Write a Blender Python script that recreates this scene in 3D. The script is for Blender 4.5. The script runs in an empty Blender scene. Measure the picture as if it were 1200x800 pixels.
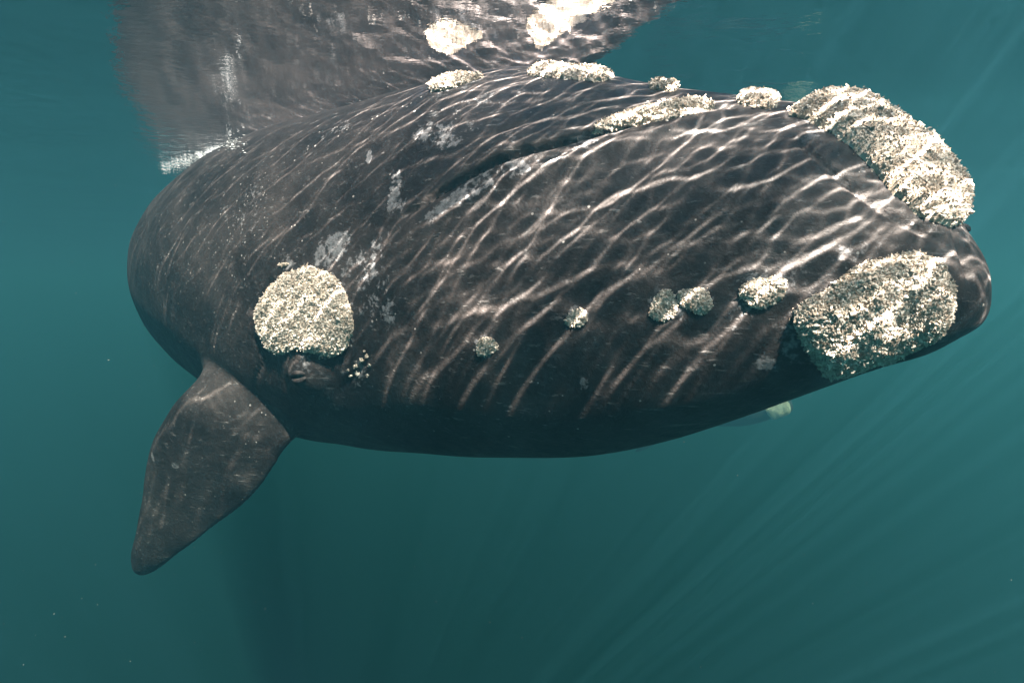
import bpy, math, random
import numpy as np
from mathutils import Vector, Matrix
from mathutils.bvhtree import BVHTree

random.seed(7)
rng = np.random.default_rng(11)
sc = bpy.context.scene

# ------------------------------------------------------------------ camera
PITCH = math.radians(6.0)
FPX = 600.0                      # focal length in pixels of the 1200x800 photograph
cam_d = bpy.data.cameras.new('camera')
cam_d.lens = 18.0
cam_d.sensor_width = 36.0
cam_d.clip_start = 0.05
cam_d.clip_end = 800.0
cam = bpy.data.objects.new('camera', cam_d)
cam.rotation_euler = (math.pi / 2 - PITCH, 0, 0)
sc.collection.objects.link(cam)
sc.camera = cam

# ------------------------------------------------------------------ light
SUN_EL = math.radians(52)
SUN_AZ = math.radians(23)        # the sun stands behind the camera, this far to its right
sun_vec = Vector((math.sin(SUN_AZ) * math.cos(SUN_EL), -math.cos(SUN_AZ) * math.cos(SUN_EL), math.sin(SUN_EL)))
sd = bpy.data.lights.new('sun', 'SUN')
sd.energy = 5.0
sd.angle = math.radians(0.45)
sd.color = (1.0, 0.85, 0.78)
sun = bpy.data.objects.new('sun', sd)
sun.rotation_euler = (-sun_vec).to_track_quat('-Z', 'Y').to_euler()
sun.location = (4, -8, 12)
sc.collection.objects.link(sun)

world = bpy.data.worlds.new('World')
sc.world = world
world.use_nodes = True
wn = world.node_tree.nodes
wl = world.node_tree.links
bgn = wn['Background']
sky = wn.new('ShaderNodeTexSky')
sky.sky_type = 'NISHITA'
sky.sun_disc = False
sky.sun_elevation = SUN_EL
sky.sun_rotation = math.pi - SUN_AZ
wl.new(sky.outputs[0], bgn.inputs[0])
bgn.inputs[1].default_value = 0.05

vs = sc.view_settings
vs.view_transform = 'Standard'
vs.look = 'None'
vs.gamma = 1.0
vs.exposure = 2.28
sc.render.engine = 'CYCLES'
cy = sc.cycles
cy.use_denoising = True
try:
    cy.denoiser = 'OPENIMAGEDENOISE'
    cy.denoising_input_passes = 'RGB_ALBEDO_NORMAL'
except Exception:
    pass
cy.max_bounces = 6
cy.diffuse_bounces = 2
cy.glossy_bounces = 3
cy.transmission_bounces = 2
cy.volume_bounces = 1
cy.transparent_max_bounces = 8
cy.sample_clamp_indirect = 4.0

# ------------------------------------------------------------------ helpers
H = 1.37                         # the water surface lies this far above the camera

def ray(px, py):
    x = (px - 600) / FPX
    y = (400 - py) / FPX
    c, s = math.cos(PITCH), math.sin(PITCH)
    return Vector((x, c + y * s, -s + y * c)).normalized()

def at_depth(px, py, Y):
    d = ray(px, py)
    return np.array(d) * (Y / d.y)

def at_surface(px, py, z=H):
    d = ray(px, py)
    return np.array(d) * (z / d.z)

def tag(o, label=None, cat=None, group=None, kind=None):
    if label: o['label'] = label
    if cat: o['category'] = cat
    if group: o['group'] = group
    if kind: o['kind'] = kind
    return o

def link(name, V, F, mat, parent=None, smooth=True):
    me = bpy.data.meshes.new(name)
    V = np.asarray(V, dtype=np.float32)
    if isinstance(F, np.ndarray):
        k = F.shape[1]
        me.vertices.add(len(V))
        me.vertices.foreach_set('co', V.ravel())
        me.loops.add(F.size)
        me.loops.foreach_set('vertex_index', F.ravel().astype(np.int32))
        me.polygons.add(len(F))
        me.polygons.foreach_set('loop_start', np.arange(0, F.size, k, dtype=np.int32))
        me.polygons.foreach_set('loop_total', np.full(len(F), k, dtype=np.int32))
        me.update(calc_edges=True)
    else:
        me.from_pydata([tuple(map(float, v)) for v in V], [], F)
    if smooth:
        me.polygons.foreach_set('use_smooth', np.ones(len(me.polygons), dtype=bool))
    me.update()
    if mat: me.materials.append(mat)
    o = bpy.data.objects.new(name, me)
    sc.collection.objects.link(o)
    if parent is not None: o.parent = parent
    return o

def attr(me, name, vals):
    a = me.attributes.new(name, 'FLOAT', 'POINT')
    a.data.foreach_set('value', np.asarray(vals, dtype=np.float32))

def sstep(x, a=0.0, b=1.0):
    t = np.clip((np.asarray(x, float) - a) / (b - a), 0, 1)
    return t * t * (3 - 2 * t)

class NT:
    """small node-tree helper"""
    def __init__(self, name):
        self.m = bpy.data.materials.new(name)
        self.m.use_nodes = True
        self.t = self.m.node_tree
        self.t.nodes.clear()
        self.out = self.n('ShaderNodeOutputMaterial')
    def n(self, kind, **kw):
        nd = self.t.nodes.new(kind)
        for k, v in kw.items():
            if k[0] == '_': setattr(nd, k[1:], v)
            else: self.set(nd, k.replace('__', ' '), v)
        return nd
    def set(self, nd, k, v):
        i = nd.inputs[int(k[1:])] if k[0] == 'i' and k[1:].isdigit() else nd.inputs[k]
        if isinstance(v, bpy.types.NodeSocket): self.t.links.new(v, i)
        else: i.default_value = v
    def link(self, a, b): self.t.links.new(a, b)
    def math(self, op, a, b=0.0, c=0.0, clamp=False):
        nd = self.n('ShaderNodeMath', _operation=op, i0=a, i1=b, i2=c)
        nd.use_clamp = clamp
        return nd.outputs[0]
    def mixc(self, f, a, b, blend='MIX'):
        nd = self.n('ShaderNodeMix', _data_type='RGBA', _blend_type=blend)
        self.set(nd, 'i0', f); self.set(nd, 'i6', a); self.set(nd, 'i7', b)
        return nd.outputs[2]
    def remap(self, v, a, b, c=0.0, d=1.0):
        nd = self.n('ShaderNodeMapRange', i0=v, i1=a, i2=b, i3=c, i4=d)
        nd.interpolation_type = 'SMOOTHSTEP'
        return nd.outputs[0]

# ------------------------------------------------------------------ materials
def mat_skin():
    N = NT('whale_skin')
    co = N.n('ShaderNodeTexCoord').outputs['Object']
    pale = N.n('ShaderNodeAttribute', _attribute_name='pale').outputs['Fac']
    spk = N.n('ShaderNodeAttribute', _attribute_name='speckle').outputs['Fac']
    n1 = N.n('ShaderNodeTexNoise', Vector=co, Scale=2.2, Detail=8.0, Roughness=0.62).outputs['Fac']
    n2 = N.n('ShaderNodeTexNoise', Vector=co, Scale=38.0, Detail=6.0, Roughness=0.65).outputs['Fac']
    n3 = N.n('ShaderNodeTexNoise', Vector=co, Scale=9.0, Detail=7.0, Roughness=0.7).outputs['Fac']
    # long fine scratches running along the flank
    mp = N.n('ShaderNodeMapping', Vector=co)
    mp.inputs['Rotation'].default_value = (0.0, 0.55, 0.6)
    mp.inputs['Scale'].default_value = (3.0, 30.0, 36.0)
    scr = N.n('ShaderNodeTexNoise', Vector=mp.outputs[0], Scale=1.0, Detail=5.0, Roughness=0.6).outputs['Fac']
    scr = N.remap(scr, 0.60, 0.68)
    scr = N.math('MULTIPLY', scr, N.remap(n3, 0.40, 0.66))
    mp2 = N.n('ShaderNodeMapping', Vector=co)
    mp2.inputs['Rotation'].default_value = (0.3, -0.9, 0.9)
    mp2.inputs['Scale'].default_value = (2.2, 46.0, 52.0)
    scr2 = N.n('ShaderNodeTexNoise', Vector=mp2.outputs[0], Scale=1.0, Detail=3.0, Roughness=0.5).outputs['Fac']
    scr2 = N.math('MULTIPLY', N.remap(scr2, 0.66, 0.72), N.remap(n1, 0.42, 0.6))
    scr = N.math('MAXIMUM', scr, scr2)
    base = N.mixc(N.remap(n1, 0.3, 0.75), (0.011, 0.009, 0.009, 1), (0.042, 0.0345, 0.033, 1))
    base = N.mixc(N.math('MULTIPLY', N.remap(n2, 0.5, 0.8), 0.35), base, (0.09, 0.087, 0.09, 1))
    base = N.mixc(N.math('MULTIPLY', scr, 0.75), base, (0.16, 0.15, 0.148, 1))
    # sloughing grey skin
    pm = N.remap(N.math('ADD', pale, N.math('ADD', N.math('MULTIPLY', N.math('SUBTRACT', n3, 0.5), 2.6), N.math('MULTIPLY', N.math('SUBTRACT', n2, 0.5), 1.4))), 0.55, 0.85)
    pm = N.math('MULTIPLY', pm, N.math('MULTIPLY', N.remap(pale, 0.0, 0.6), N.remap(n2, 0.35, 0.62, 0.2, 0.7)))
    base = N.mixc(N.math('MULTIPLY', pm, 0.9), base, (0.25, 0.245, 0.255, 1))
    # scattered pale dots: everywhere a few, many where speckle is set
    vo = N.n('ShaderNodeTexVoronoi', Vector=co, Scale=34.0)
    vd, vc = vo.outputs['Distance'], vo.outputs['Color']
    sp = N.n('ShaderNodeSeparateColor', Color=vc).outputs
    thr = N.math('SUBTRACT', 0.975, N.math('MULTIPLY', spk, 0.55))
    on = N.math('GREATER_THAN', sp[0], thr)
    rad = N.math('ADD', 0.10, N.math('MULTIPLY', sp[1], 0.16))
    dot = N.math('MULTIPLY', on, N.math('LESS_THAN', vd, rad))
    base = N.mixc(N.math('MULTIPLY', dot, 0.5), base, (0.42, 0.40, 0.38, 1))
    hgt = N.math('ADD', N.math('MULTIPLY', n2, 0.5), N.math('ADD', N.math('MULTIPLY', n3, 1.2), N.math('MULTIPLY', scr, 0.25)))
    bmp = N.n('ShaderNodeBump', Strength=0.55, Distance=0.02, Height=hgt)
    b = N.n('ShaderNodeBsdfPrincipled', Base__Color=base, Normal=bmp.outputs[0], Roughness=N.remap(n3, 0.3, 0.7, 0.42, 0.62))
    b.inputs['IOR'].default_value = 1.25
    N.link(b.outputs[0], N.out.inputs[0])
    return N.m

def mat_crust(name, lo, hi, warm):
    N = NT(name)
    co = N.n('ShaderNodeTexCoord').outputs['Object']
    tint = N.n('ShaderNodeAttribute', _attribute_name='tint').outputs['Fac']
    n1 = N.n('ShaderNodeTexNoise', Vector=co, Scale=14.0, Detail=6.0, Roughness=0.7).outputs['Fac']
    n2 = N.n('ShaderNodeTexNoise', Vector=co, Scale=90.0, Detail=4.0, Roughness=0.7).outputs['Fac']
    c = N.mixc(N.remap(N.math('ADD', tint, N.math('MULTIPLY', N.math('SUBTRACT', n1, 0.5), 0.9)), 0.1, 0.9), lo, hi)
    c = N.mixc(N.math('MULTIPLY', N.remap(n1, 0.5, 0.75), 0.55), c, warm)
    c = N.mixc(N.math('MULTIPLY', N.remap(n2, 0.52, 0.7), 0.5), c, lo)
    bmp = N.n('ShaderNodeBump', Strength=1.0, Distance=0.015, Height=n2)
    b = N.n('ShaderNodeBsdfPrincipled', Base__Color=c, Roughness=0.8, Normal=bmp.outputs[0])
    N.link(b.outputs[0], N.out.inputs[0])
    return N.m

def mat_plain(name, col, rough=0.5):
    N = NT(name)
    co = N.n('ShaderNodeTexCoord').outputs['Object']
    n1 = N.n('ShaderNodeTexNoise', Vector=co, Scale=30.0, Detail=5.0).outputs['Fac']
    c = N.mixc(N.remap(n1, 0.3, 0.7), (*[v * 0.75 for v in col], 1), (*[min(1, v * 1.2) for v in col], 1))
    b = N.n('ShaderNodeBsdfPrincipled', Base__Color=c, Roughness=rough)
    N.link(b.outputs[0], N.out.inputs[0])
    return N.m

def mat_water():
    # underside of the sea: beyond the critical angle a mirror, steeper than it clear;
    # a caustic net painted into the clear colour patterns the sunlight coming through
    N = NT('water_surface')
    co = N.n('ShaderNodeTexCoord').outputs['Object']
    ca = N.n('ShaderNodeAttribute', _attribute_name='caustic').outputs['Fac']
    mp = N.n('ShaderNodeMapping', Vector=co)
    mp.inputs['Scale'].default_value = (1.0, 1.6, 1.0)
    rip = N.n('ShaderNodeTexNoise', Vector=mp.outputs[0], Scale=7.0, Detail=4.0, Roughness=0.55).outputs['Fac']
    sx_ = N.n('ShaderNodeSeparateXYZ', Vector=co).outputs['X']      # choppier off the whale's shoulder
    bmp = N.n('ShaderNodeBump', Strength=N.remap(sx_, -4.5, -1.2, 0.75, 0.13), Distance=0.02, Height=rip)
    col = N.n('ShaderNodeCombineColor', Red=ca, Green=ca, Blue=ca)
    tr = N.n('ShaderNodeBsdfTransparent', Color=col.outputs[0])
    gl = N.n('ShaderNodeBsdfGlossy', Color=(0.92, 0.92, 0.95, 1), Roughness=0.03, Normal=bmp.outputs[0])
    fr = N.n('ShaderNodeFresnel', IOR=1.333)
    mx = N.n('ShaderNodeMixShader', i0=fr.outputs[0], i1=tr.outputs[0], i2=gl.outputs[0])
    N.link(mx.outputs[0], N.out.inputs[0])
    return N.m

def mat_haze():
    N = NT('sea_water_body')
    v = N.n('ShaderNodeVolumePrincipled')
    v.inputs['Color'].default_value = (0.058, 0.200, 0.278, 1)
    v.inputs['Density'].default_value = 0.065
    v.inputs['Anisotropy'].default_value = 0.5
    v.inputs['Absorption Color'].default_value = (0, 0.10, 0.01, 1)
    N.link(v.outputs[0], N.out.inputs['Volume'])
    return N.m

SKIN = mat_skin()
CRUST = mat_crust('callosity_crust', (0.42, 0.33, 0.25, 1), (0.82, 0.71, 0.60, 1), (0.56, 0.41, 0.27, 1))
LICE = mat_crust('whale_lice', (0.38, 0.285, 0.21, 1), (0.88, 0.775, 0.67, 1), (0.58, 0.42, 0.28, 1))
FOAM = mat_plain('foam_white', (0.8, 0.82, 0.84), 0.4)
EYE = mat_plain('eye_dark', (0.012, 0.011, 0.012), 0.12)
LID = mat_plain('eyelid_skin', (0.055, 0.052, 0.055), 0.5)
SAND = mat_plain('seabed_sand', (0.25, 0.22, 0.16), 0.9)

# ------------------------------------------------------------------ sea: body of water, bed, surface
def box(x0, x1, y0, y1, z0, z1):
    V = [(x, y, z) for x in (x0, x1) for y in (y0, y1) for z in (z0, z1)]
    F = [(0, 1, 3, 2), (4, 6, 7, 5), (0, 4, 5, 1), (2, 3, 7, 6), (0, 2, 6, 4), (1, 5, 7, 3)]
    return V, F
V, F = box(-140, 140, -120, 160, -82, 2.1)
haze = link('haze', V, F, mat_haze(), smooth=False)
tag(haze, 'green blue sea water clouding everything with distance', 'water', kind='stuff')

g = np.linspace(-200, 200, 61)
gx, gy = np.meshgrid(g, g, indexing='ij')
gz = -80 + 0.3 * np.sin(gx * 0.31) * np.cos(gy * 0.23)
idx = np.arange(61 * 61).reshape(61, 61)
Q = np.stack([idx[:-1, :-1], idx[1:, :-1], idx[1:, 1:], idx[:-1, 1:]], -1).reshape(-1, 4)
bed = link('seabed', np.stack([gx, gy, gz], -1).reshape(-1, 3), Q, SAND)
tag(bed, 'dim sandy seabed far below the whales', 'seabed', kind='structure')

# wave field (periodic tile) and the caustic net computed from it, painted onto the surface
L, NW = 8.0, 1024
kx = np.fft.fftfreq(NW, L / NW) * 2 * np.pi
KX, KY = np.meshgrid(kx, kx, indexing='ij')
KM = np.hypot(KX, KY) + 1e-9
def field(lo, hi, ang, spread, seed, power):
    r = np.random.default_rng(seed)
    lam = 2 * np.pi / KM
    band = np.exp(-(np.log(lam / math.sqrt(lo * hi)) / (0.5 * math.log(hi / lo))) ** 2 * 1.5)
    a = np.arctan2(KY, KX) - ang
    dirw = np.abs(np.cos(a)) ** spread + 0.06
    sp = (r.normal(size=(NW, NW)) + 1j * r.normal(size=(NW, NW))) * band * dirw * KM ** (-power)
    return np.fft.fft2(sp).real
def slopes(h):
    hk = np.fft.fft2(h)
    return np.fft.ifft2(1j * KX * hk).real, np.fft.ifft2(1j * KY * hk).real
hw = field(0.06, 1.6, math.radians(107), 1.6, 5, 2.3)
sx, sy = slopes(hw)
hw = hw / math.sqrt((sx ** 2 + sy ** 2).mean())       # unit rms slope
sx, sy = slopes(hw)
def photon(foc):
    M = NW * 2
    u = (np.arange(M) + 0.5) / 2
    U, Vv = np.meshgrid(u, u, indexing='ij')
    i0 = U.astype(int) % NW; j0 = Vv.astype(int) % NW
    fu, fv = U - np.floor(U), Vv - np.floor(Vv)
    def bil(a):
        i1, j1 = (i0 + 1) % NW, (j0 + 1) % NW
        return (a[i0, j0] * (1 - fu) + a[i1, j0] * fu) * (1 - fv) + (a[i0, j1] * (1 - fu) + a[i1, j1] * fu) * fv
    X = U - foc * bil(sx) * NW / L
    Y = Vv - foc * bil(sy) * NW / L
    a, b = np.floor(X).astype(int), np.floor(Y).astype(int)
    fx, fy = X - a, Y - b
    C = np.zeros(NW * NW)
    for da in (0, 1):
        for db in (0, 1):
            wgt = (fx if da else 1 - fx) * (fy if db else 1 - fy)
            C += np.bincount((((a + da) % NW) * NW + (b + db) % NW).ravel(), wgt.ravel(), NW * NW)
    return C.reshape(NW, NW) / 4
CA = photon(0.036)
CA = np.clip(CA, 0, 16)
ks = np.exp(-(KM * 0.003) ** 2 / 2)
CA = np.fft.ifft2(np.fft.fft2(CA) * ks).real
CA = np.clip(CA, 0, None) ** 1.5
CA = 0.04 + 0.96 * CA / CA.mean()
def tile(A, x, y):
    u, v = (x / L * NW) % NW, (y / L * NW) % NW
    i, j = u.astype(int) % NW, v.astype(int) % NW
    a, b = u - np.floor(u), v - np.floor(v)
    i1, j1 = (i + 1) % NW, (j + 1) % NW
    return (A[i, j] * (1 - a) + A[i1, j] * a) * (1 - b) + (A[i, j1] * (1 - a) + A[i1, j1] * a) * b

def axis_grid(a, b, step, far):
    core = np.arange(a, b, step)
    out, d, p = [], step, 0.0
    while p < far:
        d *= 1.12
        p += d
        out.append(p)
    out = np.array(out)
    return np.concatenate([(a - out)[::-1], core, core[-1] + out])
GX = axis_grid(-3.3, 3.3, 0.0095, 200)
GY = axis_grid(-1.4, 5.2, 0.0095, 200)
gx, gy = np.meshgrid(GX, GY, indexing='ij')
near = sstep(np.maximum(np.abs(gx), np.abs(gy - 2)), 60, 12)
stepx = np.gradient(GX)[:, None] * np.ones_like(gy)
stepy = np.gradient(GY)[None, :] * np.ones_like(gx)
dense = sstep(np.maximum(stepx, stepy), 0.12, 0.04)
swell = 0.012 * np.sin(gx * 1.1 + gy * 1.9 + 0.7) + 0.009 * np.sin(gx * -1.7 + gy * 2.6 + 2.0) + 0.006 * np.sin(gx * 0.8 + gy * 4.1)
gz = H + 0.008 * tile(hw, gx, gy) * dense + 0.5 * swell * near
FINE = 1.55
net_fade = 0.22 + 0.78 * sstep(gx, -1.5, 0.5)       # painted caustics weakened off the whale's shoulder, to dim the flank's pattern
broad = field(0.5, 2.4, math.radians(100), 1.0, 8, 1.0)
broad = 1 + 0.66 * np.tanh(broad / broad.std())  # broad bright and dim areas painted into the caustic net
ca = 1 + (tile(CA, gx * FINE, gy * FINE) * tile(broad, gx, gy) - 1) * dense * net_fade
nx, ny = gx.shape
idx = np.arange(nx * ny).reshape(nx, ny)
Q = np.stack([idx[:-1, :-1], idx[1:, :-1], idx[1:, 1:], idx[:-1, 1:]], -1).reshape(-1, 4)
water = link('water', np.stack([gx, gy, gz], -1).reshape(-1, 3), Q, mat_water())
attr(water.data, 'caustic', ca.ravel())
tag(water, 'rippled underside of the sea surface mirroring the whale', 'water surface', kind='structure')

# ------------------------------------------------------------------ whale body
S = np.array([0, .03, .1, .2, .35, .6, .9, 1.3, 1.8, 2.4, 3.0, 3.7, 4.5, 5.3, 6.2, 7.2, 8.5, 10, 11.5, 13, 13.6])
ZT = np.array([-0.02, 0.11, 0.25, 0.44, 0.655, 0.84, 0.955, 1.08, 1.252, 1.416, 1.433, 1.438, 1.458, 1.46, 1.429, 1.395, 1.35, 1.08, 0.794, 0.477, 0.35])
ZB = np.array([-0.10, -0.165, -0.222, -0.297, -0.371, -0.513, -0.669, -0.853, -1.029, -1.15, -1.232, -1.306, -1.403, -1.282, -1.197, -1.111, -1.0, -0.46, -0.042, 0.131, 0.2])
WD = np.array([0.05, 0.20, 0.32, 0.42, 0.5, 0.66, 0.763, 0.9, 0.991, 1.1, 1.169, 1.25, 1.281, 1.3, 1.3, 1.17, 1.0, 0.7, 0.43, 0.22, 0.12])
TH0, TH1 = 57.0, 37.5
SNOUT = np.array([2.10, 2.27])
def pch(x, X, Y):
    h = np.diff(X); dl = np.diff(Y) / h; m = np.zeros_like(Y)
    m[0] = dl[0]; m[-1] = dl[-1]
    for i in range(1, len(X) - 1):
        if dl[i - 1] * dl[i] > 0:
            w1 = 2 * h[i] + h[i - 1]; w2 = h[i] + 2 * h[i - 1]
            m[i] = (w1 + w2) / (w1 / dl[i - 1] + w2 / dl[i])
    i = np.clip(np.searchsorted(X, x) - 1, 0, len(h) - 1); t = (x - X[i]) / h[i]
    return ((2 * t**3 - 3 * t * t + 1) * Y[i] + (t**3 - 2 * t * t + t) * h[i] * m[i]
            + (-2 * t**3 + 3 * t * t) * Y[i + 1] + (t**3 - t * t) * h[i] * m[i + 1])
_s = np.linspace(0, 13.6, 2000)
_th = np.radians(TH0 + (TH1 - TH0) * sstep((_s - 2.5) / 5.0))
_th = _th - np.radians(18) * sstep((_s - 7.0) / 6.0)
_d = np.stack([-np.sin(_th), np.cos(_th)], 1)
_P = SNOUT + np.concatenate([[[0, 0]], np.cumsum(_d[:-1] * (_s[1] - _s[0]), 0)])
def axis_at(s):
    p = np.array([np.interp(s, _s, _P[:, 0]), np.interp(s, _s, _P[:, 1])])
    d = np.array([np.interp(s, _s, _d[:, 0]), np.interp(s, _s, _d[:, 1])])
    return p, d, np.array([-d[1], d[0]])
SS = np.concatenate([[0, .01, .02, .03], np.linspace(.05, 1, 40), np.linspace(1.03, 6.5, 180), np.linspace(6.55, 13.6, 100)])
NR = 180
def body_rings():
    ph = np.linspace(0, 2 * np.pi, NR, endpoint=False)
    c, sn = np.cos(ph), np.sin(ph)
    Zt, Zb, W = pch(SS, S, ZT), pch(SS, S, ZB), pch(SS, S, WD)
    k = np.interp(SS, [0, 1.5, 3.5, 5], [.5, .45, .25, .0])[:, None]
    e = np.interp(SS, [0, 1.5, 3.5, 5], [.8, .8, .85, 1.])[:, None]
    X = np.sign(c) * abs(c) ** e
    T = (1 + np.sign(sn) * abs(sn) ** e) / 2
    X = X * (1 - k * T ** 2)
    V = np.zeros((len(SS), NR, 3))
    for i, s in enumerate(SS):
        p, d, n = axis_at(s)
        V[i, :, :2] = p + n * (W[i] * X[i])[:, None]
    V[..., 2] = Zb[:, None] + (Zt - Zb)[:, None] * T
    return V
DROOP = lambda s: 0.95 * sstep((s - 8.0) / 5.0)
R = body_rings()
R[..., 2] -= DROOP(SS)[:, None]
Vb = R.reshape(-1, 3)
idx = np.arange(len(SS) * NR).reshape(len(SS), NR)
nxt = np.roll(idx, -1, 1)
Fb = np.stack([idx[:-1], nxt[:-1], nxt[1:], idx[1:]], -1).reshape(-1, 4).tolist()
Fb.append(list(range(NR))[::-1])
Fb.append(list(range((len(SS) - 1) * NR, len(SS) * NR)))

def paddle(sections, m=28):
    """sections: (leading point, trailing point, thickness); a closed lens-shaped blade"""
    V, F = [], []
    K = len(sections)
    for i, (a, b, t) in enumerate(sections):
        a, b = np.array(a, float), np.array(b, float)
        j0, j1 = sections[max(i - 1, 0)], sections[min(i + 1, K - 1)]
        span = (np.array(j1[0]) + np.array(j1[1]) - np.array(j0[0]) - np.array(j0[1])) / 2
        nrm = np.cross(b - a, span)
        nrm /= np.linalg.norm(nrm) + 1e-9
        for q in range(m):
            w = 2 * math.pi * q / m
            u = 0.5 - 0.5 * math.cos(w)
            V.append(a + (b - a) * u + nrm * t * math.sin(w) * (1.15 - 0.6 * u))
    for i in range(K - 1):
        for q in range(m):
            r = (q + 1) % m
            F.append([i * m + q, i * m + r, (i + 1) * m + r, (i + 1) * m + q])
    F.append(list(range(m))[::-1])
    F.append(list(range((K - 1) * m, K * m)))
    return V, F

def smooth_sections(sec, n=26):
    A = np.array([np.concatenate([a, b, [t]]) for a, b, t in sec])
    u = np.linspace(0, 1, len(sec)); uu = np.linspace(0, 1, n)
    B = np.stack([pch(uu, u, A[:, k]) for k in range(7)], 1)
    return [(r[:3], r[3:6], r[6]) for r in B]

# near flipper: left edge, right edge (photo pixels) with the distance it hangs at
fl = [((275, 400), (365, 440), 4.45, 3.95, .20), ((243, 436), (364, 488), 3.98, 3.66, .25), ((217, 460), (348, 514), 3.88, 3.58, .21),
      ((196, 490), (330, 534), 3.89, 3.54, .16), ((178, 528), (311, 562), 3.93, 3.56, .115), ((171, 560), (290, 588), 3.98, 3.62, .09),
      ((164, 598), (258, 611), 4.04, 3.72, .07), ((157, 632), (224, 638), 4.10, 3.84, .055), ((153, 655), (198, 657), 4.14, 3.95, .042),
      ((156, 668), (182, 669), 4.16, 4.04, .03), ((163, 672), (174, 672), 4.17, 4.12, .02)]
near_sec = []
for q, (a, b, Ya, Yb, t) in enumerate(fl):          # it sweeps back towards its tip
    sw = 0.6 * max(0, q - 1.5) / 8.5
    near_sec.append((at_depth(*a, Ya + sw), at_depth(*b, Yb + sw), t))
parts = [(Vb, Fb)]
parts.append(paddle(smooth_sections(near_sec)))
def tuck(q):
    q[2] = -0.9 + (q[2] + 0.9) * 0.35
    return q
# far flipper: the near one mirrored across the body's middle plane
p0, d0, n0 = axis_at(4.3)
def mirror(P):
    P = np.array(P, float)
    P[:2] -= 2 * np.dot(P[:2] - p0, n0) * n0
    return P
parts.append(paddle(smooth_sections([(tuck(mirror(b)), tuck(mirror(a)), t) for a, b, t in near_sec])))
# flukes
pt, dt, nt = axis_at(13.3)
for sgn in (1, -1):
    sec = []
    for r, le, te, t in ((-.15, -.75, .25, .14), (.3, -.65, .42, .11), (.8, -.38, .5, .08), (1.4, .05, .62, .06), (2.0, .5, .86, .04), (2.35, .86, 1.02, .025)):
        q = pt + nt * (r * sgn)
        a, b = q + dt * le, q + dt * te
        sec.append((np.array([*a, -.67 - .10 * r]), np.array([*b, -.67 - .10 * r]), t))
    if sgn < 0: sec = [(b, a, t) for a, b, t in sec]
    parts.append(paddle(smooth_sections(sec)))

V, F = [], []
for v, f in parts:
    o = len(V)
    V += [tuple(map(float, q)) for q in v]
    F += [[i + o for i in q] for q in f]
tmp = link('body', V, F, None)
md = tmp.modifiers.new('r', 'REMESH')
md.mode = 'VOXEL'
md.voxel_size = 0.0152
md.adaptivity = 0.0
sm = tmp.modifiers.new('s', 'SMOOTH')
sm.factor = 0.5
sm.iterations = 6
dg = bpy.context.evaluated_depsgraph_get()
me = bpy.data.meshes.new_from_object(tmp.evaluated_get(dg))
bpy.data.objects.remove(tmp)
nv = len(me.vertices)
co = np.zeros(nv * 3, np.float32)
me.vertices.foreach_get('co', co)
co = co.reshape(-1, 3).astype(float)
no = np.zeros(nv * 3, np.float32)
me.vertex_normals.foreach_get('vector', no)
no = no.reshape(-1, 3).astype(float)
# round off the join of flipper and flank
ed = np.zeros(len(me.edges) * 2, np.int32)
me.edges.foreach_get('vertices', ed)
ed = ed.reshape(-1, 2)
root_line = np.array([at_depth(232 + 12 * q, 446 + 6.5 * q, 3.9 - 0.03 * q) for q in range(11)])
near_root = np.zeros(nv)
cand = np.where(np.linalg.norm(co - root_line[5], axis=1) < 1.2)[0]
near_root[cand] = sstep(np.linalg.norm(co[cand][:, None] - root_line[None], axis=2).min(1), 0.30, 0.08)
ed = ed[(near_root[ed] > 0).all(1)]
deg = np.bincount(ed.ravel(), minlength=nv)
for _ in range(70):
    acc = np.zeros_like(co)
    for k in range(3):
        acc[:, k] = np.bincount(ed[:, 0], co[ed[:, 1], k], nv) + np.bincount(ed[:, 1], co[ed[:, 0], k], nv)
    ok = deg > 0
    co[ok] += 0.6 * near_root[ok, None] * (acc[ok] / deg[ok, None] - co[ok])
polys = np.zeros(len(me.loops), np.int32)
me.loops.foreach_get('vertex_index', polys)
lt = np.zeros(len(me.polygons), np.int32)
me.polygons.foreach_get('loop_total', lt)
ls = np.zeros(len(me.polygons), np.int32)
me.polygons.foreach_get('loop_start', ls)
plist = [polys[a:a + n].tolist() for a, n in zip(ls, lt)]
bvh = BVHTree.FromPolygons(co.tolist(), plist)

def hit(px, py, tree=None):
    r = (tree or bvh).ray_cast(Vector((0, 0, 0)), ray(px, py))
    return (np.array(r[0]), np.array(r[1])) if r[0] is not None else (None, None)

def polyline(pts, step=4.0):
    out = []
    for (a, b), (c, d) in zip(pts[:-1], pts[1:]):
        n = max(1, int(math.hypot(c - a, d - b) / step))
        for i in range(n):
            h, _ = hit(a + (c - a) * i / n, b + (d - b) * i / n)
            if h is not None: out.append(h)
    return np.array(out)

def near_line(L3, reach, tap=8.0):
    """verts within reach of the line: (indices, distance, signed up-offset)"""
    lo, hi = L3.min(0) - reach, L3.max(0) + reach
    sel = np.where(((co > lo) & (co < hi)).all(1))[0]
    D = np.full(len(sel), 1e9); K = np.zeros(len(sel), int)
    for a in range(0, len(sel), 20000):
        d = np.linalg.norm(co[sel[a:a + 20000], None] - L3[None], axis=2)
        K[a:a + 20000] = d.argmin(1); D[a:a + 20000] = d.min(1)
    tg = np.gradient(L3, axis=0)
    tg /= np.linalg.norm(tg, axis=1)[:, None] + 1e-9
    side = np.cross(no[sel], tg[K])
    sg = np.einsum('ij,ij->i', co[sel] - L3[K], side)
    end = (K == 0) | (K == len(L3) - 1)
    ok = (D < reach)
    taper = sstep(np.minimum(K, len(L3) - 1 - K) / tap)
    return sel[ok], D[ok], sg[ok], taper[ok] * np.where(end[ok], 0.0, 1.0)

disp = np.zeros(nv)
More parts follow.
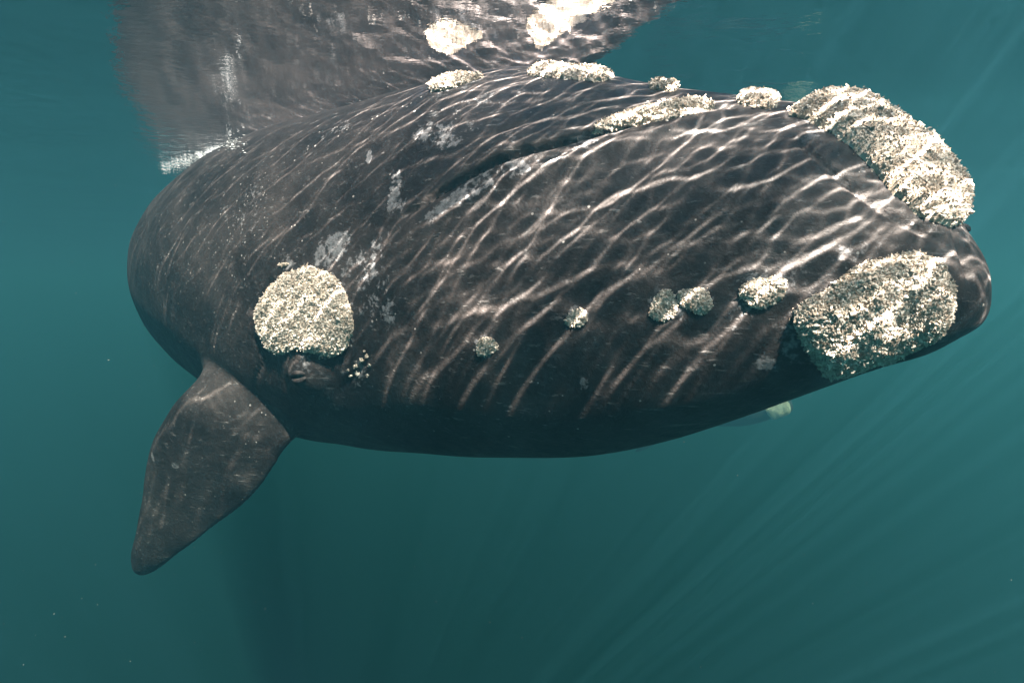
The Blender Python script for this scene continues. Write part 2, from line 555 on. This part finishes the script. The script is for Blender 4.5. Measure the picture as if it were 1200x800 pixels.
# mouth line: the great lower lip overlaps the upper jaw
lip = polyline([(442, 272), (470, 254), (492, 244), (515, 228), (540, 212), (580, 194), (620, 181), (660, 169), (695, 158), (750, 142), (800, 130), (850, 124), (900, 134)])
i, D, sg, tp = near_line(lip, 0.5, 30.0)
up = np.sign((co[i] - lip[np.array([np.linalg.norm(lip - q, axis=1).argmin() for q in co[i]])])[:, 2])
wig = 0.85 + 0.2 * np.sin(co[i][:, 0] * 21) * np.sin(co[i][:, 0] * 9 + 1) + 0.2 * np.sin(co[i][:, 0] * 5.0)
disp[i] += tp * (np.where(up > 0, 0.022 * np.exp(-(D / 0.12) ** 2), 0.020 * np.exp(-((D - 0.10) / 0.07) ** 2)) - 0.060 * wig * np.exp(-(D / 0.015) ** 2))
# crease where the lip meets the snout, and smaller folds
def groove(pts, depth, width):
    l3 = polyline(pts)
    i, D, sg, tp = near_line(l3, width * 4)
    disp[i] -= tp * depth * np.exp(-(D / width) ** 2)
groove([(915, 150), (935, 163), (973, 200), (1013, 233), (1045, 256), (1085, 276), (1118, 292)], 0.022, 0.018)
groove([(1112, 262), (1121, 290), (1132, 320), (1140, 352)], 0.02, 0.02)
groove([(500, 262), (545, 225), (600, 200), (680, 176)], 0.012, 0.03)
groove([(565, 180), (585, 160), (625, 147), (640, 160)], 0.012, 0.025)
groove([(520, 240), (550, 200), (575, 175)], 0.010, 0.02)
groove([(390, 470), (405, 450), (425, 430), (440, 405)], 0.016, 0.02)
groove([(298, 470), (300, 440), (310, 420), (296, 395), (298, 365), (312, 335), (340, 312)], 0.014, 0.022)
groove([(330, 424), (345, 420), (368, 422), (388, 432), (396, 446)], 0.02, 0.014)
groove([(338, 456), (355, 462), (378, 459), (395, 448)], 0.016, 0.014)
groove([(335, 436), (347, 431), (362, 434), (370, 442)], 0.008, 0.010)
for k in range(7):    # skin folds fanning round the flipper root
    groove([(232 + 16 * k, 446 - k), (250 + 13 * k, 470), (262 + 12 * k, 500)], 0.006, 0.016)
def mound(px, py, r, h):
    c, _ = hit(px, py)
    d = np.linalg.norm(co - c, axis=1)
    m = d < r
    disp[m] += h * (1 - sstep(d[m] / r))
mound(358, 437, 0.26, 0.055)
mound(352, 440, 0.09, 0.02)
mound(600, 165, 0.32, 0.03)
mound(505, 115, 0.45, 0.02)
mound(680, 105, 0.5, 0.03)
# soft unevenness of blubber
ax_, bx_ = co[:, 0] * 1.0, co[:, 2] * 1.0
disp += 0.010 * np.sin(co[:, 0] * 2.3 + co[:, 2] * 3.1) * np.sin(co[:, 1] * 1.9 + co[:, 2] * 1.3 + 1) + 0.004 * np.sin(co[:, 0] * 7.1 + co[:, 2] * 5.3) * np.sin(co[:, 2] * 8.3 - co[:, 0] * 3.0)
co = co + no * disp[:, None]

# where the skin is grey and sloughing, and where it carries many pale dots
pale = np.zeros(nv); speck = np.zeros(nv)
def blot(arr, px, py, rx, ry, rot, val):
    """an elliptic patch lying on the skin; rx, ry in metres, rot turns it in its own plane"""
    c, n = hit(px, py)
    if c is None: return
    n = Vector(n); u = Vector((1, 0, 0)); u = (u - n * u.dot(n)).normalized(); v = n.cross(u)
    a = math.radians(rot)
    u2 = np.array(u * math.cos(a) + v * math.sin(a)); v2 = np.array(-u * math.sin(a) + v * math.cos(a))
    q = co - c
    dd = np.sqrt((q @ u2 / rx) ** 2 + (q @ v2 / ry) ** 2 + (q @ np.array(n) / max(rx, ry)) ** 2)
    np.maximum(arr, val * sstep(dd, 1.45, 0.45), out=arr)
for b in [(433, 184, .022, .07, 0, 1), (462, 225, .055, .15, -6, .95), (470, 240, .05, .06, 0, .8), (516, 160, .2, .11, -35, .66),
          (560, 150, .07, .09, 20, .5), (388, 292, .16, .11, 30, .85), (440, 335, .20, .26, 0, .55), (425, 300, .24, .09, 30, .62), (358, 365, .46, .46, 0, .5),
          (455, 362, .07, .12, 10, .6), (896, 428, .07, .045, 20, .9), (920, 408, .02, .05, 10, .8), (684, 450, .03, .05, 0, .7),
          (600, 175, .2, .10, 20, .38), (640, 188, .36, .06, 20, .62), (535, 232, .34, .05, 30, .7), (585, 208, .3, .05, 25, .66), (690, 168, .2, .05, 20, .6), (420, 440, .05, .14, -30, .6),
          (390, 465, .08, .03, 30, .6), (950, 150, .16, .1, 0, .5), (1010, 200, .2, .06, -40, .4), (1095, 268, .1, .07, -30, .5),
          (285, 250, .26, .24, 0, .45), (400, 150, .3, .14, 0, .4), (676, 373, .075, .07, 0, .6), (570, 406, .07, .075, 0, .6), (797, 356, .19, .09, 0, .6), (894, 343, .15, .11, 0, .6), (1010, 375, .42, .36, 0, .5), (560, 120, .4, .1, 0, .45), (860, 380, .2, .08, 10, .35), (540, 105, .28, .07, 15, .5), (205, 545, .05, .04, 0, .8),
          (180, 535, .03, .06, 0, .8)]:
    blot(pale, *b)
for b in [(285, 250, .26, .26, 0, 1), (300, 235, .2, .3, 0, .8), (270, 300, .3, .3, 0, .35), (330, 280, .3, .2, 0, .3), (425, 430, .10, .12, 0, .5),
          (300, 500, .3, .2, 0, .45), (516, 160, .14, .10, 0, .7), (560, 150, .1, .1, 0, .5), (470, 130, .3, .15, 0, .3), (230, 330, .4, .6, 0, .15),
          (390, 165, .3, .2, 0, .2)]:
    blot(speck, *b)

WB = np.array([-1.4, 4.6, -1.35])
whale = bpy.data.objects.new('right_whale', None)
whale.location = WB
whale.empty_display_size = 0.5
sc.collection.objects.link(whale)
tag(whale, 'huge dark right whale with pale crusted head patches and one flipper hanging down', 'whale', 'right whales')
me.vertices.foreach_set('co', (co - WB).astype(np.float32).ravel())
me.polygons.foreach_set('use_smooth', np.ones(len(me.polygons), dtype=bool))
attr(me, 'pale', pale); attr(me, 'speckle', speck)
me.materials.clear(); me.materials.append(SKIN)
me.update()
body = bpy.data.objects.new('body', me)
sc.collection.objects.link(body)
body.parent = whale
bvh = BVHTree.FromPolygons(co.tolist(), plist)

# ------------------------------------------------------------------ callosities
def value_noise(P, scale, seed):
    r = np.random.default_rng(seed)
    G = r.random((64, 64, 64))
    q = P * scale + 1000.0
    i = np.floor(q).astype(int); f = q - i; f = f * f * (3 - 2 * f)
    out = 0
    for a in (0, 1):
        for b in (0, 1):
            for c in (0, 1):
                w = (f[:, 0] if a else 1 - f[:, 0]) * (f[:, 1] if b else 1 - f[:, 1]) * (f[:, 2] if c else 1 - f[:, 2])
                out = out + w * G[(i[:, 0] + a) % 64, (i[:, 1] + b) % 64, (i[:, 2] + c) % 64]
    return out

def inside(P, poly):
    x, y = P[:, 0], P[:, 1]
    r = np.zeros(len(P), bool)
    n = len(poly)
    for i in range(n):
        x0, y0 = poly[i]; x1, y1 = poly[(i + 1) % n]
        c = ((y0 > y) != (y1 > y)) & (x < (x1 - x0) * (y - y0) / (y1 - y0 + 1e-12) + x0)
        r ^= c
    return r
def edge_dist(P, poly):
    D = np.full(len(P), 1e9)
    n = len(poly)
    for i in range(n):
        a, b = poly[i], poly[(i + 1) % n]
        ab = b - a
        t = np.clip(((P - a) @ ab) / (ab @ ab + 1e-12), 0, 1)
        D = np.minimum(D, np.linalg.norm(P - (a + t[:, None] * ab), axis=1))
    return D

SHARD = np.array([(-1, 0, 0), (0.35, 0.42, 0.0), (0.35, -0.42, 0.0), (0.1, 0, 0.55), (1.0, 0, 0.12)])
SHF = np.array([(0, 1, 3), (0, 3, 2), (3, 1, 4), (3, 4, 2)])
SKIN_BITS = []
def callosity(B3, thick, n_shard, seed, nrm=None, step=0.009, shard=0.011, edge=0.07, lump=0.35):
    """B3: outline of the patch on the skin (3D points); thick: how far it stands proud"""
    B3 = np.array(B3)
    c = B3.mean(0)
    if nrm is None:
        _, _, vt = np.linalg.svd(B3 - c)
        nrm = vt[2]
        if np.dot(nrm, -c) < 0: nrm = -nrm
    nrm = np.array(nrm, float); nrm /= np.linalg.norm(nrm)
    u = np.array((1., 0, 0)); u -= nrm * u.dot(nrm); u /= np.linalg.norm(u)
    v = np.cross(nrm, u)
    poly = np.stack([(B3 - c) @ u, (B3 - c) @ v], 1)
    # finely uneven rim
    dense = []
    for i in range(len(poly)):
        a, b = poly[i], poly[(i + 1) % len(poly)]
        k = max(1, int(np.linalg.norm(b - a) / 0.02))
        for j in range(k): dense.append(a + (b - a) * j / k)
    poly = np.array(dense)
    for _ in range(2): poly = (np.roll(poly, 1, 0) + poly * 2 + np.roll(poly, -1, 0)) / 4
    r = np.random.default_rng(seed)
    jit = r.normal(0, 1, len(poly)); jit = (jit + np.roll(jit, 1) + np.roll(jit, -1)) / 2
    poly = poly * (1 + 0.012 * jit)[:, None]
    lo, hi = poly.min(0) - step, poly.max(0) + step
    gu, gv = np.arange(lo[0], hi[0], step), np.arange(lo[1], hi[1], step)
    P = np.stack(np.meshgrid(gu, gv, indexing='ij'), -1)
    sh = P.shape[:2]
    P2 = P.reshape(-1, 2)
    ed = edge_dist(P2, poly)
    ins = inside(P2, poly)
    keep = ins | (ed < step * 1.2)
    ids = -np.ones(len(P2), int)
    V, E = [], []
    up = Vector(nrm)
    for k in np.where(keep)[0]:
        o = Vector(c + u * P2[k, 0] + v * P2[k, 1] + nrm * 0.6)
        hh = bvh.ray_cast(o, -up, 1.5)
        if hh[0] is None: continue
        ids[k] = len(V)
        n = hh[1]
        V.append((*hh[0], *n)); E.append(ed[k] if ins[k] else -ed[k])
    A = np.array(V); E = np.array(E)
    if len(A) < 8: return None
    pos, nn = A[:, :3], A[:, 3:]
    n_shard = int(n_shard * 2.5)
    nn = nn * 0.6 + nrm * 0.4
    nn /= np.linalg.norm(nn, axis=1)[:, None]
    dome = np.sqrt(np.clip(E / edge, 0, 1) * (2 - np.clip(E / edge, 0, 1)))
    nz = (value_noise(pos, 9, seed) - .5) * 1.3 + (value_noise(pos, 24, seed + 1) - .5) * 0.9 + (value_noise(pos, 60, seed + 2) - .5) * 0.5
    hgt = np.where(E > 0, thick * dome * (1 + lump * nz) + 0.010 * (value_noise(pos, 110, seed + 3) - .3) * dome, -0.012)
    out = pos + nn * hgt[:, None]
    ids = ids.reshape(sh)
    q = np.stack([ids[:-1, :-1], ids[1:, :-1], ids[1:, 1:], ids[:-1, 1:]], -1).reshape(-1, 4)
    q = q[(q >= 0).all(1)]
    o = link('callosity', out - WB, q, CRUST, whale)
    attr(o.data, 'tint', np.clip(0.35 + 0.8 * nz, 0, 1))
    # lice and barnacle bits standing all over it, too many to count
    good = np.where(E > -0.004)[0]
    pick = r.choice(good, n_shard)
    base = out[pick] + r.normal(0, step * 0.5, (n_shard, 3)) - nn[pick] * shard * 0.12
    N0 = nn[pick]
    rd = r.normal(size=(n_shard, 3))
    X = rd + N0 * r.uniform(-.3, 1.0, (n_shard, 1))
    X /= np.linalg.norm(X, axis=1)[:, None]
    Y = np.cross(N0 + 0.2 * r.normal(size=(n_shard, 3)), X); Y /= np.linalg.norm(Y, axis=1)[:, None] + 1e-9
    Z = np.cross(X, Y)
    n_ = n_shard; sc_ = shard * 0.52 * r.lognormal(0, 0.5, (n_shard, 1, 1))
    sc_ = np.minimum(sc_, shard * 2.2)
    SV = base[:, None] + sc_ * (SHARD[None, :, 0, None] * X[:, None] + SHARD[None, :, 1, None] * Y[:, None] + SHARD[None, :, 2, None] * Z[:, None])
    SF = (SHF[None] + (np.arange(n_shard) * 5)[:, None, None]).reshape(-1, 3)
    l = link('whale_lice', SV.reshape(-1, 3) - WB, SF, LICE, o, smooth=False)
    l['kind'] = 'stuff'
    attr(l.data, 'tint', np.repeat(r.beta(1.6, 1.2, n_shard), 5))
    return o

def outline(pts):
    out = []
    for x, y in pts:
        h, _ = hit(x, y)
        if h is not None: out.append(h)
    return out
def pxblob(cx, cy, rx, ry, seed, n=26):
    r = random.Random(seed)
    a, b, c = (r.uniform(0, 6.28) for _ in range(3))
    pts = []
    for k in range(n):
        t = 2 * math.pi * k / n
        f = 1 + 0.16 * math.sin(2 * t + a) + 0.11 * math.sin(3 * t + b) + 0.07 * math.sin(5 * t + c)
        pts.append((cx + rx * f * math.cos(t), cy + ry * f * math.sin(t)))
    return outline(pts)
def mir(P, s):
    p, d, n = axis_at(s)
    Q = np.array(P, float)
    Q[:2] -= 2 * np.dot(Q[:2] - p, n) * n
    return Q

def named(o, label):
    if o is not None: o['label'] = label
    return o
named(callosity(outline([(302, 363), (313, 343), (333, 323), (360, 312), (380, 317), (395, 325), (405, 342), (412, 360), (415, 387), (407, 410), (390, 418), (367, 413), (350, 408), (330, 415), (315, 410), (303, 387)]),
      0.030, 12000, 21, shard=0.0105, edge=0.07, lump=0.5), 'round cream crust above the eye')
chin = callosity(outline([(925, 363), (950, 347), (973, 338), (990, 320), (1017, 307), (1053, 297), (1077, 295), (1098, 305), (1108, 319), (1113, 347), (1110, 372), (1096, 396), (1070, 405), (1040, 418), (1010, 428), (985, 438), (965, 440), (950, 417), (933, 387)]),
      0.06, 15000, 22, shard=0.0105, edge=0.14, lump=0.4)
named(chin, 'large cream crust on the chin')
# bonnet: the crust over the snout tip, from this side across to the other
nearb = outline([(922, 134), (953, 145), (980, 160), (1005, 182), (1028, 207), (1054, 233), (1082, 255), (1106, 267), (1116, 268)])
farb = [mir(q, 0.5) for q in nearb][::-1]
pm, dm, nm = axis_at(0.5)
bon = callosity(nearb + farb, 0.09, 18000, 23, lump=0.16, nrm=(-dm[0] * 0.75, -dm[1] * 0.75, 0.9), shard=0.0105, edge=0.15)
named(bon, 'long cream crust on the snout tip')
callosity(outline([(693, 156), (700, 146), (720, 137), (750, 128), (780, 122), (810, 117), (833, 119), (838, 127), (810, 134), (780, 141), (740, 148), (715, 155)]), 0.011, 5500, 24, edge=0.03)
eb = outline([(616, 88), (640, 91), (670, 93), (695, 96), (708, 97)])
p2, d2, n2 = axis_at(1.8)
callosity(eb + [q + np.array([*(-n2 * .16), 0.03]) for q in eb][::-1], 0.030, 5000, 25, nrm=(0, 0, 1), edge=0.07)
callosity(outline([(503, 108), (508, 100), (530, 92), (556, 84), (576, 80), (568, 90), (545, 98), (525, 106)]), 0.030, 3000, 26, edge=0.03)
b7 = outline([(758, 104), (775, 106), (790, 108)])
callosity(b7 + [q + np.array([*(-n2 * .1), 0.01]) for q in b7][::-1], 0.03, 900, 27, nrm=(0, 0, 1), edge=0.03)
b8 = outline([(862, 122), (880, 125), (906, 129)])
callosity(b8 + [q + np.array([*(-n2 * .22), 0.03]) for q in b8][::-1], 0.03, 2200, 28, nrm=(0, 0, 1), edge=0.05)
for k, (x, y, a, b, t) in enumerate([(676, 373, 12, 11, .010), (570, 406, 11, 12, .010), (778, 359, 18, 16, .013), (815, 352, 20, 15, .013), (894, 342, 26, 19, .018)]):
    callosity(pxblob(x, y, a, b, 40 + k), t, 700 + 40 * a, 50 + k, step=0.006, shard=0.009, edge=0.05, lump=0.7)
callosity(pxblob(333, 310, 5, 3, 60), 0.008, 60, 60, step=0.005, shard=0.008, edge=0.015)
for k, (x, y, a) in enumerate([(424, 422, 3), (417, 429, 2.2), (430, 417, 2), (411, 440, 1.8), (420, 438, 1.6), (433, 428, 1.5), (408, 433, 1.4), (427, 411, 1.4), (431, 440, 1.4)]):
    callosity(pxblob(x, y, a, a * .8, 70 + k), 0.006, 22, 70 + k, step=0.004, shard=0.009, edge=0.015)

# eye
ec, en = hit(350, 441)
def uvball(c, r, squash, nrm, m=20, k=12):
    n = Vector(nrm); u = n.orthogonal().normalized(); v = n.cross(u)
    V = [c - np.array(n) * r * squash]
    for i in range(1, k):
        p = math.pi * i / k
        for j in range(m):
            t = 2 * math.pi * j / m
            V.append(c + np.array(u * (r * math.sin(p) * math.cos(t)) + v * (r * math.sin(p) * math.sin(t)) - n * (r * squash * math.cos(p))))
    V.append(c + np.array(n) * r * squash)
    F = [[0, 1 + (j + 1) % m, 1 + j] for j in range(m)]
    for i in range(k - 2):
        for j in range(m):
            a = 1 + i * m
            F.append([a + j, a + (j + 1) % m, a + m + (j + 1) % m, a + m + j])
    z = len(V) - 1
    F += [[z, z - m + j, z - m + (j + 1) % m] for j in range(m)]
    return V, F
V, F = uvball(ec - en * 0.008, 0.034, 0.55, en)
link('eye', np.array(V) - WB, F, EYE, whale)
def tube(path, rad, m=10):
    P = np.array(path); V, F = [], []
    T = np.gradient(P, axis=0)
    for i, p in enumerate(P):
        t = Vector(T[i]).normalized(); u = t.orthogonal().normalized(); v = t.cross(u)
        r = rad[i]
        for j in range(m):
            w = 2 * math.pi * j / m
            V.append(p + np.array(u * math.cos(w) + v * math.sin(w)) * r)
    for i in range(len(P) - 1):
        for j in range(m):
            F.append([i * m + j, i * m + (j + 1) % m, (i + 1) * m + (j + 1) % m, (i + 1) * m + j])
    F.append(list(range(m))[::-1]); F.append(list(range((len(P) - 1) * m, len(P) * m)))
    return V, F
eu = np.array((-_d[0][0], -_d[0][1], 0.12)); eu -= en * eu.dot(en); eu /= np.linalg.norm(eu)
ev = np.cross(en, eu)
if ev[2] < 0: ev = -ev
for sgn in (1, -1):
    ts = np.linspace(-1, 1, 17)
    path = [ec + eu * 0.06 * t + ev * sgn * 0.026 * (1 - t * t) + en * (0.012 - 0.02 * t * t) for t in ts]
    V, F = tube(path, [0.004 + 0.012 * (1 - t * t) for t in ts])
    link('eyelid', np.array(V) - WB, F, SKIN, whale)
# small dark tag of skin under the snout tip
h1 = at_depth(1122, 268, 2.28); h2 = at_depth(1137, 271, 2.26)
ts = np.linspace(0, 1, 9)
path = [h1 * (1 - t) + h2 * t + np.array([0, 0, 0.008 * math.sin(3 * t)]) for t in ts]
V, F = tube(path, [0.022 * math.sqrt(max(0.02, 1 - (1.1 * t - .1) ** 2)) for t in ts])
link('skin_tag', np.array(V) - WB, F, SKIN, whale)

# ------------------------------------------------------------------ the second whale, beyond and below
Cc = np.mean([np.array(v.co) for v in chin.data.vertices], 0)
ROT = math.radians(-4)
cr, sr = math.cos(ROT), math.sin(ROT)
Q2 = at_depth(913, 482, 20.0)
w2 = whale.copy()
sc.collection.objects.link(w2)
w2.rotation_euler = (0, 0, ROT)
w2.location = Q2 - np.array([cr * Cc[0] - sr * Cc[1], sr * Cc[0] + cr * Cc[1], Cc[2]])
w2['label'] = 'second right whale lost in the haze, pale crust showing under the first whale\'s jaw'
for ch in list(whale.children):
    if ch.name.startswith('callosity') and ch is not chin: continue      # its head carries a pattern of its own
    c2 = ch.copy(); sc.collection.objects.link(c2); c2.parent = w2
    if ch is chin:                                     # a broader crust than the first whale's
        c2.scale = (1.5, 1.5, 1.5); c2.location = Cc * -0.5
    for gch in list(ch.children):
        g2 = gch.copy(); sc.collection.objects.link(g2); g2.parent = c2

# ------------------------------------------------------------------ foam and splash along the waterline
def flakes(name, pts, size, seed, flat):
    r = np.random.default_rng(seed)
    n = len(pts)
    ang = np.linspace(0, 2 * np.pi, 7)[:-1]
    V, F = [], []
    for p in pts:
        s = size * r.lognormal(0, 0.5)
        o = len(V)
        k = r.uniform(.5, 1.3, 6)
        st = r.uniform(1.0, 2.2)
        for j in range(6):
            V.append(p + np.array([math.cos(ang[j]) * s * k[j] * st, math.sin(ang[j]) * s * k[j], r.normal(0, s * .2 * (1 - flat))]))
        V.append(p + np.array([0, 0, -s * .5])); V.append(p + np.array([0, 0, s * .3]))
        for j in range(6):
            F.append([o + j, o + (j + 1) % 6, o + 7]); F.append([o + (j + 1) % 6, o + j, o + 6])
    return link(name, V, F, FOAM)
r = np.random.default_rng(3)
pts = []
for _ in range(500):
    t = r.random() ** 1.2
    x = 262 - 70 * t + r.normal(0, 5); y = 179 + 20 * t + r.normal(0, 2.6) * (0.4 + t)
    pts.append(at_surface(x, y, H - 0.012))
for _ in range(0):
    x = r.uniform(0, 230); y = 215 + (230 - x) * 0.06 + r.normal(0, 8)
    pts.append(at_surface(x, y, H - 0.012))
o = flakes('foam', pts, 0.004, 4, .9)
tag(o, 'streaks of white foam trailing on the surface beside the whale\'s back', 'foam', kind='stuff')
pts = []
for _ in range(110):
    x = 274 + r.normal(0, 7); y = 169 + r.normal(0, 5)
    h, n = hit(x, y)
    if h is None or h[2] > H + 0.05: h = at_surface(x, min(y, 200), H - 0.02); n = np.array([0, 0, -1])
    pts.append(h + n * abs(r.normal(0, .02)))
o = flakes('bubbles', pts, 0.0045, 5, .2)
tag(o, 'cluster of white bubbles where the back breaks the surface', 'bubbles', kind='stuff')

# ------------------------------------------------------------------ plankton drifting in the water
r = np.random.default_rng(9)
TV = np.array([(1, 1, 1), (1, -1, -1), (-1, 1, -1), (-1, -1, 1)]) * 0.6
TF = np.array([(0, 1, 2), (0, 3, 1), (0, 2, 3), (1, 3, 2)])
pp = np.stack([r.uniform(-4.5, 4.5, 2600), r.uniform(0.7, 5.0, 2600), r.uniform(-2.6, 1.3, 2600)], 1)
pp = pp[np.abs(pp[:, 0]) < pp[:, 1] * 1.2]
sz = np.minimum(0.0007 * r.lognormal(0, 0.5, len(pp)), 0.003)
PV = pp[:, None] + sz[:, None, None] * TV[None] * r.uniform(.5, 1.4, (len(pp), 4, 1))
PF = (TF[None] + (np.arange(len(pp)) * 4)[:, None, None]).reshape(-1, 3)
o = link('plankton', PV.reshape(-1, 3), PF, mat_plain('plankton_pale', (0.3, 0.3, 0.26), 0.8), smooth=False)
tag(o, 'tiny pale plankton specks drifting in the green water', 'plankton', kind='stuff')
